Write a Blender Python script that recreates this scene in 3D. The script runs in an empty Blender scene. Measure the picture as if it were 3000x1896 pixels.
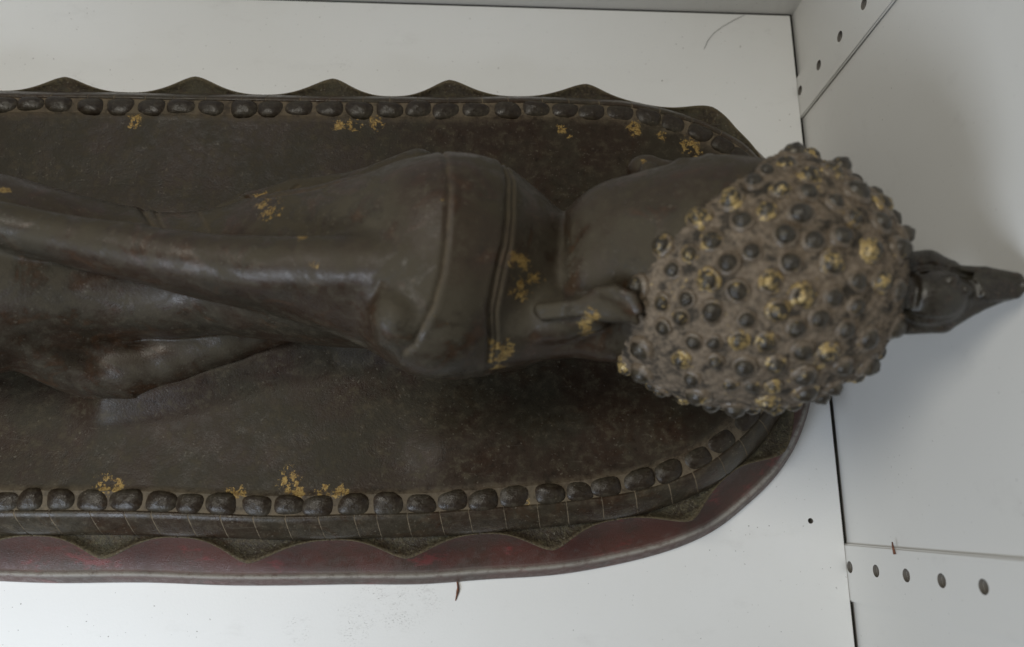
import bpy, bmesh, math, random
import numpy as np
from mathutils import Matrix, Vector

S = bpy.context.scene
C = S.collection
MM = 0.001                     # every length below is in millimetres

# ------------------------------------------------------------------ camera
cam_d = bpy.data.cameras.new('camera')
cam = bpy.data.objects.new('camera', cam_d); C.objects.link(cam)
cam.matrix_world = Matrix(((0.99944804, -0.01779733, -0.02805137, 0.0),
                           (0.01005145, 0.96681599, -0.25527596, 0.0),
                           (0.03166375, 0.25485309, 0.96646123, 0.47862),
                           (0, 0, 0, 1)))
cam_d.sensor_width = 36; cam_d.lens = 25.353
cam_d.clip_start = 0.01; cam_d.clip_end = 20
cam_d.dof.use_dof = True; cam_d.dof.focus_distance = 0.435; cam_d.dof.aperture_fstop = 5.2
S.camera = cam

# ------------------------------------------------------------------ room light
w = bpy.data.worlds.new('World'); S.world = w; w.use_nodes = True
w.node_tree.nodes['Background'].inputs[0].default_value = (1.0, 0.99, 0.94, 1)
w.node_tree.nodes['Background'].inputs[1].default_value = 0.05
def area(name, loc, target, sx, sy, power, col):
    d = bpy.data.lights.new(name, 'AREA'); d.shape = 'RECTANGLE'; d.size = sx; d.size_y = sy
    d.energy = power; d.color = col
    o = bpy.data.objects.new(name, d); C.objects.link(o); o.location = loc
    o.rotation_euler = (Vector(target) - Vector(loc)).to_track_quat('-Z', 'Y').to_euler()
    return o
area('window_light', (-0.55, -0.48, 0.50), (-0.2, 0.0, 0.0), 0.36, 0.32, 4.9, (0.80, 0.89, 1.0))
area('ceiling_light', (-0.68, 0.24, 1.40), (0.0, 0.1, 0.05), 0.55, 0.36, 9.3, (1.0, 0.965, 0.86))
S.view_settings.view_transform = 'Standard'; S.view_settings.look = 'None'
S.view_settings.exposure = 0.0; S.view_settings.gamma = 1.0
S.render.engine = 'CYCLES'

# ------------------------------------------------------------------ helpers
rng = random.Random(7); nrng = np.random.default_rng(7)

def make_mesh(name, verts, faces, smooth=True):
    me = bpy.data.meshes.new(name)
    me.from_pydata([tuple(v) for v in (np.asarray(verts, dtype=float) * MM)], [], faces)
    me.update()
    if smooth: me.polygons.foreach_set('use_smooth', [True] * len(me.polygons))
    return me
def fast_mesh(name, verts, quads, smooth=True):
    me = bpy.data.meshes.new(name)
    v = (np.asarray(verts, np.float32) * MM); q = np.asarray(quads, np.int32)
    me.vertices.add(len(v)); me.vertices.foreach_set('co', v.ravel())
    me.loops.add(q.size); me.loops.foreach_set('vertex_index', q.ravel())
    me.polygons.add(len(q)); me.polygons.foreach_set('loop_start', np.arange(0, q.size, 4, dtype=np.int32))
    me.update(calc_edges=True); me.validate()
    if smooth: me.polygons.foreach_set('use_smooth', [True] * len(me.polygons))
    return me
def link(name, me, mat, parent=None):
    o = bpy.data.objects.new(name, me); C.objects.link(o)
    if mat and me and not me.materials: me.materials.append(mat)
    if parent: o.parent = parent
    return o
def attr(me, name, vals):
    a = me.attributes.new(name, 'FLOAT', 'POINT'); a.data.foreach_set('value', np.asarray(vals, np.float32))
def box_faces():
    return [(0,1,3,2),(4,6,7,5),(0,4,5,1),(2,3,7,6),(0,2,6,4),(1,5,7,3)]
def box_mesh(name, lo, hi, bevel=0.0):
    v = [(x, y, z) for x in (lo[0], hi[0]) for y in (lo[1], hi[1]) for z in (lo[2], hi[2])]
    me = make_mesh(name, v, box_faces(), False)
    bm = bmesh.new(); bm.from_mesh(me); bmesh.ops.recalc_face_normals(bm, faces=bm.faces)
    if bevel: bmesh.ops.bevel(bm, geom=bm.edges[:], offset=bevel * MM, segments=2, affect='EDGES')
    bm.to_mesh(me); bm.free(); return me
def smooth01(x): x = np.clip(x, 0, 1); return x * x * (3 - 2 * x)

# ------------------------------------------------------------------ materials
class NT:
    def __init__(self, name):
        self.m = bpy.data.materials.new(name); self.m.use_nodes = True
        self.t = self.m.node_tree; self.b = self.t.nodes['Principled BSDF']
        tc = self.n('ShaderNodeTexCoord')
        v = self.n('ShaderNodeVectorMath', operation='SCALE'); self.l(tc.outputs['Object'], v.inputs[0]); v.inputs[3].default_value = 1000
        self.co = v.outputs[0]
    def n(self, typ, **kw):
        x = self.t.nodes.new(typ)
        for k, v in kw.items(): setattr(x, k, v)
        return x
    def l(self, a, b): self.t.links.new(a, b)
    def setin(self, sock, v):
        if hasattr(v, 'is_linked'): self.l(v, sock)
        else: sock.default_value = v
    def noise(self, scale, detail=4, rough=0.6, vec=None, dist=0.0):
        x = self.n('ShaderNodeTexNoise'); self.l(vec or self.co, x.inputs['Vector'])
        x.inputs['Scale'].default_value = scale; x.inputs['Detail'].default_value = detail
        x.inputs['Roughness'].default_value = rough; x.inputs['Distortion'].default_value = dist
        return x.outputs['Fac']
    def ramp(self, v, a, b, lo=0.0, hi=1.0):
        x = self.n('ShaderNodeMapRange'); x.interpolation_type = 'SMOOTHSTEP'
        self.setin(x.inputs[0], v); x.inputs[1].default_value = a; x.inputs[2].default_value = b
        x.inputs[3].default_value = lo; x.inputs[4].default_value = hi
        return x.outputs[0]
    def math(self, op, a, b=0.0, clamp=False):
        x = self.n('ShaderNodeMath', operation=op, use_clamp=clamp)
        self.setin(x.inputs[0], a); self.setin(x.inputs[1], b); return x.outputs[0]
    def mix(self, f, a, b):
        x = self.n('ShaderNodeMix', data_type='RGBA')
        self.setin(x.inputs[0], f)
        for s, v in ((x.inputs[6], a), (x.inputs[7], b)):
            if hasattr(v, 'is_linked'): self.l(v, s)
            else: s.default_value = (*v, 1)
        return x.outputs[2]
    def attr(self, name):
        x = self.n('ShaderNodeAttribute', attribute_name=name); return x.outputs['Fac']
    def stretch(self, sx, sy, sz):
        x = self.n('ShaderNodeVectorMath', operation='MULTIPLY'); self.l(self.co, x.inputs[0]); x.inputs[1].default_value = (sx, sy, sz); return x.outputs[0]
    def spots(self, pts):
        """patches round given centres (x, y, z, radius) as a 0..1 field"""
        out = None
        for (x, y, z, r) in pts:
            d = self.n('ShaderNodeVectorMath', operation='DISTANCE'); self.l(self.co, d.inputs[0]); d.inputs[1].default_value = (x, y, z)
            v = self.ramp(d.outputs['Value'], r * 1.35, r * 0.15)
            out = v if out is None else self.math('MAXIMUM', out, v)
        return out
    def bump(self, h, strength, dist=0.001, prev=None):
        x = self.n('ShaderNodeBump'); self.l(h, x.inputs['Height']); x.inputs['Strength'].default_value = strength
        x.inputs['Distance'].default_value = dist
        if prev is not None: self.l(prev, x.inputs['Normal'])
        return x.outputs[0]
    def out(self, col, rough, metal=0.0, normal=None, spec=0.5):
        self.setin(self.b.inputs['Base Color'], col if hasattr(col, 'is_linked') else (*col, 1))
        self.setin(self.b.inputs['Roughness'], rough); self.setin(self.b.inputs['Metallic'], metal)
        self.b.inputs['Specular IOR Level'].default_value = spec
        if normal is not None: self.l(normal, self.b.inputs['Normal'])
        return self.m

GOLD = (0.36, 0.245, 0.085)
def bronze(name, brown, olive, gold=False, dust_attr=False, dust_col=(0.155, 0.135, 0.105), dust_up=0.0, up_col=(0.066, 0.057, 0.041), speck=0.5, rough=(0.26, 0.42), rust=0.35, scale=1.0, spec=0.5, relief=0.25):
    k = NT(name)
    n1 = k.noise(0.022 * scale, 4, 0.62); n2 = k.noise(0.16 * scale, 4, 0.70); n3 = k.noise(0.9, 2, 0.6); n4 = k.noise(0.05 * scale, 4, 0.7, dist=0.8)
    col = k.mix(k.ramp(n1, 0.40, 0.60), brown, olive)
    col = k.mix(k.ramp(n2, 0.48, 0.70, 0, 0.75), col, tuple(c * 2.3 for c in olive))
    col = k.mix(k.ramp(n2, 0.46, 0.28, 0, 0.75), col, tuple(c * 0.4 for c in brown))
    col = k.mix(k.ramp(n4, 0.52, 0.70, 0, rust), col, (0.062, 0.030, 0.014))
    r = k.ramp(n2, 0.35, 0.7, rough[0], rough[1]); metal = 0.0; sp_out = spec
    if dust_up:      # fine dust lies on whatever faces up and dulls it
        g = k.n('ShaderNodeNewGeometry'); s = k.n('ShaderNodeSeparateXYZ'); k.l(g.outputs['Normal'], s.inputs[0])
        up = k.math('MULTIPLY', k.ramp(s.outputs[2], 0.05, 0.75), k.math('MULTIPLY', k.ramp(n1, 0.36, 0.60, 0.45, 1.0), k.ramp(n4, 0.62, 0.44, 0.15, 1.0)))
        du = k.math('MULTIPLY', up, dust_up); col = k.mix(du, col, up_col)
        r = k.math('ADD', r, k.math('MULTIPLY', du, 0.30), True); sp_out = k.ramp(du, 0.0, 0.85, spec, spec * 0.3)
    if dust_attr:
        d = k.math('MULTIPLY', k.attr('dust'), k.ramp(n2, 0.30, 0.58, 0.25, 1.0))
        col = k.mix(d, col, dust_col); r = k.math('ADD', r, k.math('MULTIPLY', d, 0.4), True)
    # pale grains of dust and hair-fine scratches, kept in patches
    sp = k.math('MULTIPLY', k.ramp(k.noise(0.55, 1, 0.5), 0.66, 0.74), k.ramp(n4, 0.40, 0.60, 0.10, 1.0))
    sc = k.math('MULTIPLY', k.ramp(k.noise(0.5, 2, 0.5, vec=k.stretch(0.10, 1.0, 1.0), dist=0.6), 0.67, 0.72), k.ramp(n1, 0.56, 0.42, 0.0, 0.35))
    col = k.mix(k.math('MULTIPLY', k.math('MAXIMUM', sp, sc), speck), col, (0.17, 0.15, 0.115))
    if gold:
        f = k.attr('gold'); f = k.math('MULTIPLY', f, k.ramp(n2, 0.40, 0.56, 0.35, 1.0)); gn = k.noise(0.24, 6, 0.80, dist=0.5)
        g = k.math('ADD', f, k.math('MULTIPLY', k.math('SUBTRACT', gn, 0.5), 3.4))
        g = k.math('MULTIPLY', k.ramp(g, 0.60, 0.76), k.ramp(f, 0.02, 0.25))
        gc = k.mix(k.ramp(n3, 0.4, 0.65), GOLD, (0.17, 0.095, 0.028))
        col = k.mix(k.math('MULTIPLY', g, 0.85), col, gc); metal = k.math('MULTIPLY', g, 0.2)
    nb = k.bump(k.math('ADD', n2, k.math('MULTIPLY', n3, 0.45)), relief, 0.0012)
    m = k.out(col, r, metal, nb, 0.5); k.setin(k.b.inputs['Specular IOR Level'], sp_out)
    return m
def gold_field(V, pts):
    V = np.asarray(V); out = np.zeros(len(V))
    for (x, y, z, r) in pts:
        d = np.sqrt((V[:, 0] - x) ** 2 + (V[:, 1] - y) ** 2 + 0.03 * (V[:, 2] - z) ** 2); out = np.maximum(out, smooth01((r * 1.4 - d) / (r * 1.2)))
    return out

# ------------------------------------------------------------------ cabinet
def white_board(name, base, speck_amt, grime, rough=0.42, peel=0.10):
    k = NT(name)
    col = k.mix(k.ramp(k.noise(0.006, 4, 0.6), 0.35, 0.7, 0, 0.5), base, tuple(c * f for c, f in zip(base, (0.955, 0.95, 0.93))))
    sp = k.math('MULTIPLY', k.ramp(k.noise(0.40, 1, 0.5), 0.735, 0.775), k.ramp(k.noise(0.02, 3, 0.6), 0.45, 0.66, 0.25, 1.0))
    col = k.mix(k.math('MULTIPLY', sp, speck_amt), col, (0.16, 0.14, 0.12))
    if grime:
        f = k.spots(grime); big = k.noise(0.10, 4, 0.75)
        n = k.math('MULTIPLY', k.ramp(k.noise(0.62, 3, 0.75, vec=k.stretch(1.0, 1.6, 1)), 0.53, 0.66), k.ramp(big, 0.42, 0.60))
        n = k.math('MAXIMUM', n, k.math('MULTIPLY', k.ramp(k.noise(0.21, 5, 0.7, vec=k.stretch(0.7, 1.5, 1)), 0.52, 0.70), 0.30))
        col = k.mix(k.math('MULTIPLY', k.math('MULTIPLY', f, n), 0.65), col, (0.16, 0.145, 0.125))
    col = k.mix(k.ramp(k.noise(0.035, 5, 0.7, vec=k.stretch(0.5, 1, 1)), 0.56, 0.80, 0, 0.14), col, (0.30, 0.28, 0.25))
    nb = k.bump(k.noise(0.55, 2, 0.5), peel, 0.0006)
    return k.out(col, rough, 0, nb, 0.5)
M_shelf = white_board('white_laminate', (0.80, 0.80, 0.795), 0.8,
    [(-53.8, -57.0, 0.0, 16), (-70.0, -48.5, 0.0, 14), (-38.4, -49.5, 0.0, 12), (-79.4, -67.0, 0.0, 13), (-313.3, 302.0, -0.0, 13),
     (-300.4, 298.2, 0.0, 8), (-117.4, 326.2, 0.0, 8), (-115.4, -69.6, 0.0, 9), (211.7, 365.8, 0.0, 4)])
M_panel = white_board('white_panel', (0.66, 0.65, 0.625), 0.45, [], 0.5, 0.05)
M_edge = NT('raw_edge'); M_edge = M_edge.out((0.17, 0.155, 0.135), 0.9)

XW, YB, YF, XL, TOP = 230.0, 381.7, -102.0, -800.0, 640.0
STRIPS = ((312.0, 2.9), (-30.5, 3.4))           # y of each row of holes, height of its lowest hole

def boolean_cut(o, cutters):
    if len(o.data.materials) < 2: o.data.materials.append(M_edge)
    for c in cutters:
        m = o.modifiers.new('cut', 'BOOLEAN'); m.object = c; m.operation = 'DIFFERENCE'; m.solver = 'EXACT'
    dg = bpy.context.evaluated_depsgraph_get(); dg.update()
    me = bpy.data.meshes.new_from_object(o.evaluated_get(dg))
    o.modifiers.clear(); o.data = me
    if len(me.materials) < 2: me.materials.append(M_edge)
    for c in cutters: bpy.data.objects.remove(c, do_unlink=True)
def cyl_mesh(name, spots, r, axis, depth, seg=28):
    v, f = [], []
    for (x, y, z) in spots:
        b = len(v)
        for s in (-1, 1):
            for i in range(seg):
                a = 2 * math.pi * i / seg; c_, s_ = r * math.cos(a), r * math.sin(a)
                v.append((x + s * depth, y + c_, z + s_) if axis == 'x' else (x + c_, y + s_, z + s * depth))
        f.append(tuple(b + i for i in range(seg))[::-1]); f.append(tuple(b + seg + i for i in range(seg)))
        for i in range(seg): j = (i + 1) % seg; f.append((b + i, b + j, b + seg + j, b + seg + i))
    me = make_mesh(name, v, f, False); me.materials.append(None); me.materials.append(M_edge)
    me.polygons.foreach_set('material_index', [1] * len(me.polygons))
    bm = bmesh.new(); bm.from_mesh(me); bmesh.ops.recalc_face_normals(bm, faces=bm.faces); bm.to_mesh(me); bm.free()
    return me

shelf = link('shelf_board', box_mesh('shelf_board', (XL, YF, -18), (XW - 0.25, YB - 1.2, 0), 0.5), M_shelf)
cut = link('cut', cyl_mesh('cut', [(209.0, -2.4, 0.0)], 1.75, 'z', 7), None)
boolean_cut(shelf, [cut]); shelf['kind'] = 'structure'
back = link('back_panel', box_mesh('back_panel', (XL, YB, -60), (XW + 3, YB + 16, TOP), 0.4), M_panel); back['kind'] = 'structure'
side = link('side_panel', box_mesh('side_panel', (XW + 2.4, YF, -60), (XW + 20, YB + 16, TOP), 0.4), M_panel); side['kind'] = 'structure'
for (y, z0) in STRIPS:
    st = link('pin_strip', box_mesh('pin_strip', (XW, y - 21, -60), (XW + 2.3, y + 14, TOP - 1), 0.9), M_panel, side)
    cut = link('cut', cyl_mesh('cut', [(XW, y, z0 + 32 * k) for k in range(0, 18)], 3.6, 'x', 3.5), None)
    boolean_cut(st, [cut])
    for p in st.data.polygons: p.use_smooth = False
    sock = link('cut', cyl_mesh('cut', [(XW + 2, y, z0 + 32 * k) for k in range(0, 18)], 3.6, 'x', 10), None)
    boolean_cut(side, [sock])

k = NT('gap_shade'); M_gap = k.out((0.018, 0.017, 0.014), 0.95, spec=0.05)  # near-black colour stands in for the shade inside the shelf gaps
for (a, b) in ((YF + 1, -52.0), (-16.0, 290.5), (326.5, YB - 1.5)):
    link('gap_shade_strip', box_mesh('gap_shade_strip', (XW - 0.2, a, -9), (XW + 0.95, b, -0.35)), M_gap, shelf)  # added strip, paints the gap along the side panel as dark as shade
link('gap_shade_strip', box_mesh('gap_shade_strip', (XL, YB - 1.15, -9), (XW + 0.9, YB - 0.05, -0.35)), M_gap, shelf)  # same painted shade in the gap along the back panel

# ------------------------------------------------------------------ outline of the lotus bed (centre line of the bead rows, seen in plan)
front = [(-700, 6), (-620, 5), (-540, 5), (-460, 4.8), (-380, 4.7), (-320, 4.7), (-267.8, 4.7), (-201.3, 5.2), (-148.3, 3.9), (-112, 3.2), (-75.4, 4.7), (-38.1, 5.6), (-3, 8.4), (34.5, 11.6), (67.1, 15.9), (86.3, 19.5), (103.4, 24.6), (121, 32.4), (135, 42.2), (151.7, 56.5)]
end_r = [(165, 77), (174, 105), (177.5, 140), (176, 175), (170, 205)]
backr = [(159.4, 225.1), (147.7, 233.9), (133.7, 241.7), (116.1, 248), (100.1, 251.9), (81.7, 254.6), (44.9, 255.7), (7.6, 255.2), (-32.1, 253.6), (-88.4, 252.5), (-146.1, 251.6), (-202.3, 250.8), (-259.9, 250.4), (-313.4, 249.3), (-380, 249), (-460, 248.5), (-540, 248), (-620, 247.5), (-700, 246.5)]
end_l = [(-735, 240), (-760, 222), (-776, 195), (-783, 160), (-784, 126), (-783, 92), (-776, 58), (-760, 30), (-735, 12)]
ctrl = np.array(front + end_r + backr + end_l, float)
def catmull(P, n=24):
    out = []
    N = len(P)
    for i in range(N):
        p0, p1, p2, p3 = P[i - 1], P[i], P[(i + 1) % N], P[(i + 2) % N]
        t = (np.arange(n) / n)[:, None]
        out.append(0.5 * (2 * p1 + (p2 - p0) * t + (2 * p0 - 5 * p1 + 4 * p2 - p3) * t ** 2 + (3 * p1 - p0 - 3 * p2 + p3) * t ** 3))
    return np.concatenate(out)
dense = catmull(ctrl)
for _ in range(60): dense = 0.25 * np.roll(dense, 1, 0) + 0.5 * dense + 0.25 * np.roll(dense, -1, 0)
seg = np.linalg.norm(np.roll(dense, -1, 0) - dense, axis=1); cum = np.concatenate([[0], np.cumsum(seg)]); LEN = cum[-1]
closed = np.vstack([dense, dense[:1]])
def path(s):
    s = np.mod(s, LEN); return np.stack([np.interp(s, cum, closed[:, 0]), np.interp(s, cum, closed[:, 1])], -1)
def frame(s):
    p = path(s); t = path(np.asarray(s) + 4.0) - path(np.asarray(s) - 4.0); t /= np.linalg.norm(t, axis=-1, keepdims=True)
    return p, t, np.stack([t[..., 1], -t[..., 0]], -1)       # point, tangent, outward normal (counter-clockwise path)
def s_of(x, y): return float(cum[np.argmin((dense[:, 0] - x) ** 2 + (dense[:, 1] - y) ** 2)])
def sweep(profile, s, closed_loop=True, closed_prof=False, wob=None):
    """profile: list of (outward offset, z); one ring of points per station"""
    p, t, n = frame(s); V = []
    for i in range(len(s)):
        for (o, z) in profile:
            V.append((p[i, 0] + n[i, 0] * o, p[i, 1] + n[i, 1] * o, z))
    m = len(profile); N = len(s); F = []
    for i in range(N if closed_loop else N - 1):
        a, b = i * m, ((i + 1) % N) * m
        for j in range(m if closed_prof else m - 1):
            k = (j + 1) % m
            F.append((a + j, a + k, b + k, b + j)[::-1])
    if closed_prof and not closed_loop:
        F.append(tuple(range(m))); F.append(tuple((N - 1) * m + j for j in range(m))[::-1])
    V = np.array(V)
    if wob: V += wob(V)
    return V, F

# ------------------------------------------------------------------ statue
BASE = (-0.28, 0.128, 0.0)
statue = bpy.data.objects.new('reclining_statue', None); C.objects.link(statue); statue.location = BASE
statue.empty_display_size = 0.05
statue['label'] = 'dark bronze reclining figure with knobbed hair on a long red-footed lotus base'
statue['category'] = 'statue'
def part(name, me, mat):
    o = link(name, me, mat, statue); o.location = (-BASE[0], -BASE[1], -BASE[2]); return o

bed_gold = [(-231.1, 240.6, 58.0, 6.5), (-101.4, 242.2, 58.0, 6), (-90.6, 242.8, 58.0, 7), (-76.9, 242.9, 58.0, 7), (43.0, 242.9, 58.0, 5), (48.5, 238.4, 58.0, 3),
            (91.1, 244.6, 59.0, 7), (109.6, 239.6, 59.0, 5), (126.1, 234.8, 59.0, 8), (131.3, 229.7, 59.0, 6), (-112.9, 17.5, 58.0, 9), (-112.1, 21.3, 58.0, 5), (-215.7, 11.6, 59.0, 9), (-207.7, 12.9, 59.0, 6),
            (-143.9, 9.7, 59.0, 6), (-136.9, 10.2, 59.0, 5), (-107.2, 9.6, 59.0, 6), (-95.4, 10.2, 59.0, 7), (-83.5, 9.8, 59.0, 6), (20.7, 6.8, 58.0, 4), (34.0, 12.8, 59.0, 4)]
M_bed = bronze('bed_bronze', (0.0285, 0.0172, 0.0112), (0.0275, 0.0220, 0.0135), True, True, (0.175, 0.138, 0.094), dust_up=0.30, up_col=(0.050, 0.043, 0.031), speck=0.34, rough=(0.34, 0.50), rust=0.12, spec=0.15, relief=0.20)
M_rim = bronze('rim_bronze', (0.036, 0.023, 0.015), (0.036, 0.028, 0.018), speck=0.45, dust_up=0.30, rust=0.3, relief=0.25, spec=0.25)
M_bead = bronze('bead_bronze', (0.025, 0.0165, 0.0105), (0.028, 0.0225, 0.0145), speck=0.55, dust_up=0.30, up_col=(0.05, 0.042, 0.031), rough=(0.26, 0.46), rust=0.3, scale=1.6, spec=0.30, relief=0.3)
M_petal = bronze('petal_bronze', (0.032, 0.023, 0.014), (0.048, 0.041, 0.024), dust_attr=True, dust_col=(0.17, 0.13, 0.075), speck=0.8, rough=(0.45, 0.65), rust=0.35, scale=3, relief=0.8, spec=0.25)

# bed: dished top, with low swells where the figure's robe meets it
def seg_dist(x, y, pts):
    d = np.full(np.shape(x), 1e9)
    for (a, b) in zip(pts[:-1], pts[1:]):
        ax, ay, bx, by = a[0], a[1], b[0], b[1]
        t = np.clip(((x - ax) * (bx - ax) + (y - ay) * (by - ay)) / ((bx - ax) ** 2 + (by - ay) ** 2), 0, 1)
        d = np.minimum(d, np.hypot(x - ax - t * (bx - ax), y - ay - t * (by - ay)))
    return d
swell = [(-219.9, 64.5, 62.0), (-180.2, 73.7, 62.0), (-137.8, 88.3, 62.0), (-94.3, 100.6, 62.0), (-39.3, 101.5, 62.0)]
swell2 = [(-24.7, 37.0, 60.0), (48.9, 53.9, 60.0), (110.9, 48.6, 60.0)]
def bed_z(x, y, t):
    z = 58.3 - 7.5 * (1 - t ** 2.4)
    z = z + 11.0 * np.exp(-(seg_dist(x, y, swell) / 13.0) ** 2) * (t < 0.97)
    z = z + 4.5 * np.exp(-(seg_dist(x, y, swell2) / 18.0) ** 2) * (t < 0.97)
    z = z + 0.9 * np.sin(x / 31.0 + y / 23.0) * np.sin(y / 19.0 - x / 47.0) * (1 - t)
    return z
ss = np.arange(0, LEN, 2.6); p_, t_, n_ = frame(ss)
edge = p_ - n_ * 5.0
spine = np.stack([np.clip(edge[:, 0], -665, 62), np.full(len(edge), 128.0)], -1)
rings = []; dust = []
NR = 60
for i in range(NR + 1):
    t = 1 - (i / NR); xy = spine + (edge - spine) * t
    rings.append(np.column_stack([xy, bed_z(xy[:, 0], xy[:, 1], t) + (0.8 if i == 0 else 0)])); dd = (1 - t) * np.linalg.norm(edge - spine, axis=1)
    dust.append(np.exp(-(dd / 2.2) ** 2) * 0.5)
N = len(ss)
V = np.concatenate(rings); F = []
for i in range(NR):
    for j in range(N):
        k = (j + 1) % N; F.append((i * N + j, i * N + k, (i + 1) * N + k, (i + 1) * N + j))
# core under the beads and behind the rim panels
prof = [(-5.0, 59.1), (-3, 59.0), (3, 58.8), (6, 58.3), (7.2, 58.7), (10, 56.38), (13.5, 52.02), (16.88, 47.25), (18.7, 44.3), (17.6, 41), (8, 39), (-10, 39)]
V2, F2 = sweep(prof, ss); off = len(V)
V = np.vstack([V, V2]); F += [tuple(off + q for q in f)[::-1] for f in F2]
me = make_mesh('bed', V, F); attr(me, 'gold', gold_field(V, bed_gold)); attr(me, 'dust', np.concatenate(dust + [np.tile([0.5, 0.55, 0.6, 0.8, 1, 1, 1, 1, 1, 0.5, 0, 0], N)]))
bm = bmesh.new(); bm.from_mesh(me); bmesh.ops.recalc_face_normals(bm, faces=bm.faces); bm.to_mesh(me); bm.free()
bed = part('bed', me, M_bed)

# beads
def bead_mesh(name, seed):
    r = np.random.default_rng(seed); V, F = [], []
    nu, nv = 18, 10
    ph = r.uniform(0, 6.28, 4)
    for i in range(nv + 1):
        a = -0.35 + (math.pi / 2 + 0.35) * i / nv
        for j in range(nu):
            b = 2 * math.pi * j / nu
            cx = math.copysign(abs(math.cos(b)) ** 0.62, math.cos(b)); cy = math.copysign(abs(math.sin(b)) ** 0.80, math.sin(b))
            h = math.cos(a) ** 0.92 if a > 0 else 1 - 0.5 * (a / 0.35) ** 2 * 0.12
            wob = 1 + 0.05 * math.sin(2 * b + ph[0]) + 0.04 * math.sin(3 * b + ph[1])
            V.append((cx * h * wob, cy * h * wob, math.sin(a) * (1 + 0.07 * math.sin(b + ph[2]))))
    for i in range(nv):
        for j in range(nu):
            k = (j + 1) % nu; F.append((i * nu + j, i * nu + k, (i + 1) * nu + k, (i + 1) * nu + j))
    me = make_mesh(name, np.array(V) * (8.8, 6.4, 4.2), F); me.materials.append(M_bead)
    return me
bead_meshes = [bead_mesh('bead', q) for q in range(5)]
beads_f = [(-267.8, 4.7), (-254.0, 4.8), (-236.9, 4.8), (-219.3, 4.7), (-201.3, 5.6), (-183.5, 5.1), (-166.1, 3.9), (-148.3, 3.7), (-129.4, 2.9), (-112.0, 2.2), (-95.2, 3.7), (-75.4, 4.9), (-56.5, 5.5), (-38.1, 5.4), (-20.5, 6.6), (-3.0, 8.8), (14.2, 11.0), (34.5, 11.3), (51.3, 13.5), (67.1, 15.7), (86.3, 19.5), (103.4, 24.4), (121.0, 32.4), (135.0, 42.6), (151.7, 55.7)]
beads_b = [(-313.4, 249.3), (-297.0, 249.8), (-279.0, 250.3), (-259.9, 251.5), (-241.0, 250.2), (-222.2, 250.8), (-202.3, 250.8), (-182.8, 250.1), (-163.4, 251.3), (-146.1, 251.8), (-126.5, 251.1), (-107.5, 252.3), (-88.4, 252.3), (-69.8, 252.8), (-50.3, 253.5), (-32.1, 253.5), (-12.3, 254.7), (7.6, 255.2), (27.1, 255.2), (44.9, 255.7), (62.7, 255.6), (81.7, 254.6), (100.1, 251.7), (116.1, 247.8), (133.7, 241.5), (147.7, 233.3), (159.4, 225.1)]
bs = sorted([s_of(x, y) for (x, y) in beads_f + beads_b])
# carry the two measured rows on round the ends of the bed
allb = []
for i, s in enumerate(bs):
    nxt = bs[(i + 1) % len(bs)] + (LEN if i == len(bs) - 1 else 0)
    allb.append(s); n = int(round((nxt - s) / 18.7))
    for q in range(1, n): allb.append(s + (nxt - s) * q / n)
allb = sorted(x % LEN for x in allb)
for i, s in enumerate(allb):
    prv = allb[i - 1] - (LEN if i == 0 else 0); nxt = allb[(i + 1) % len(allb)] + (LEN if i == len(allb) - 1 else 0)
    half = 0.25 * (nxt - prv)
    q, t, n = frame(np.array([s])); a = math.atan2(t[0, 1], t[0, 0])
    o = link('bead', bead_meshes[i % 5], None, bed)
    lat = rng.uniform(-0.4, 0.9)
    o.location = ((q[0, 0] + n[0, 0] * lat) * MM, (q[0, 1] + n[0, 1] * lat) * MM, 57.2 * MM)
    o.rotation_euler = (rng.uniform(-.06, .06), rng.uniform(-.05, .05), a + rng.uniform(-.06, .06) + (math.pi if rng.random() < .5 else 0))
    o.scale = (min(half + 0.25, 9.6) / 8.8 * rng.uniform(0.97, 1.03), rng.uniform(0.90, 1.04), rng.uniform(0.8, 1.08))

# rim panels between the incised lines
lines_f = [(-262.4, -2.5), (-241.9, -2.3), (-220.4, -2.1), (-201.2, -1.9), (-186.6, -1.8), (-167.8, -1.6), (-149.8, -1.4), (-131.4, -1.2), (-113.8, -1.0), (-95.7, -0.8), (-75.6, -0.6), (-63.2, -0.5), (-46.4, -0.4), (-27.4, -0.5), (-10.7, 0.7), (8.2, 0.9), (27.1, 2.1), (44.5, 2.3), (64.2, 6.6), (83.5, 10.9), (103.4, 15.3), (118.8, 20.7), (134.5, 30.3), (148.3, 40.1), (163.4, 51.1)]
ls = sorted(s_of(x, y) for (x, y) in lines_f)
full = []
for i, s in enumerate(ls):
    nxt = ls[(i + 1) % len(ls)] + (LEN if i == len(ls) - 1 else 0)
    full.append(s); n = int(round((nxt - s) / 19.5))
    for q in range(1, n): full.append(s + (nxt - s) * (q + rng.uniform(-.12, .12)) / n)
full = sorted(x % LEN for x in full)
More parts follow.
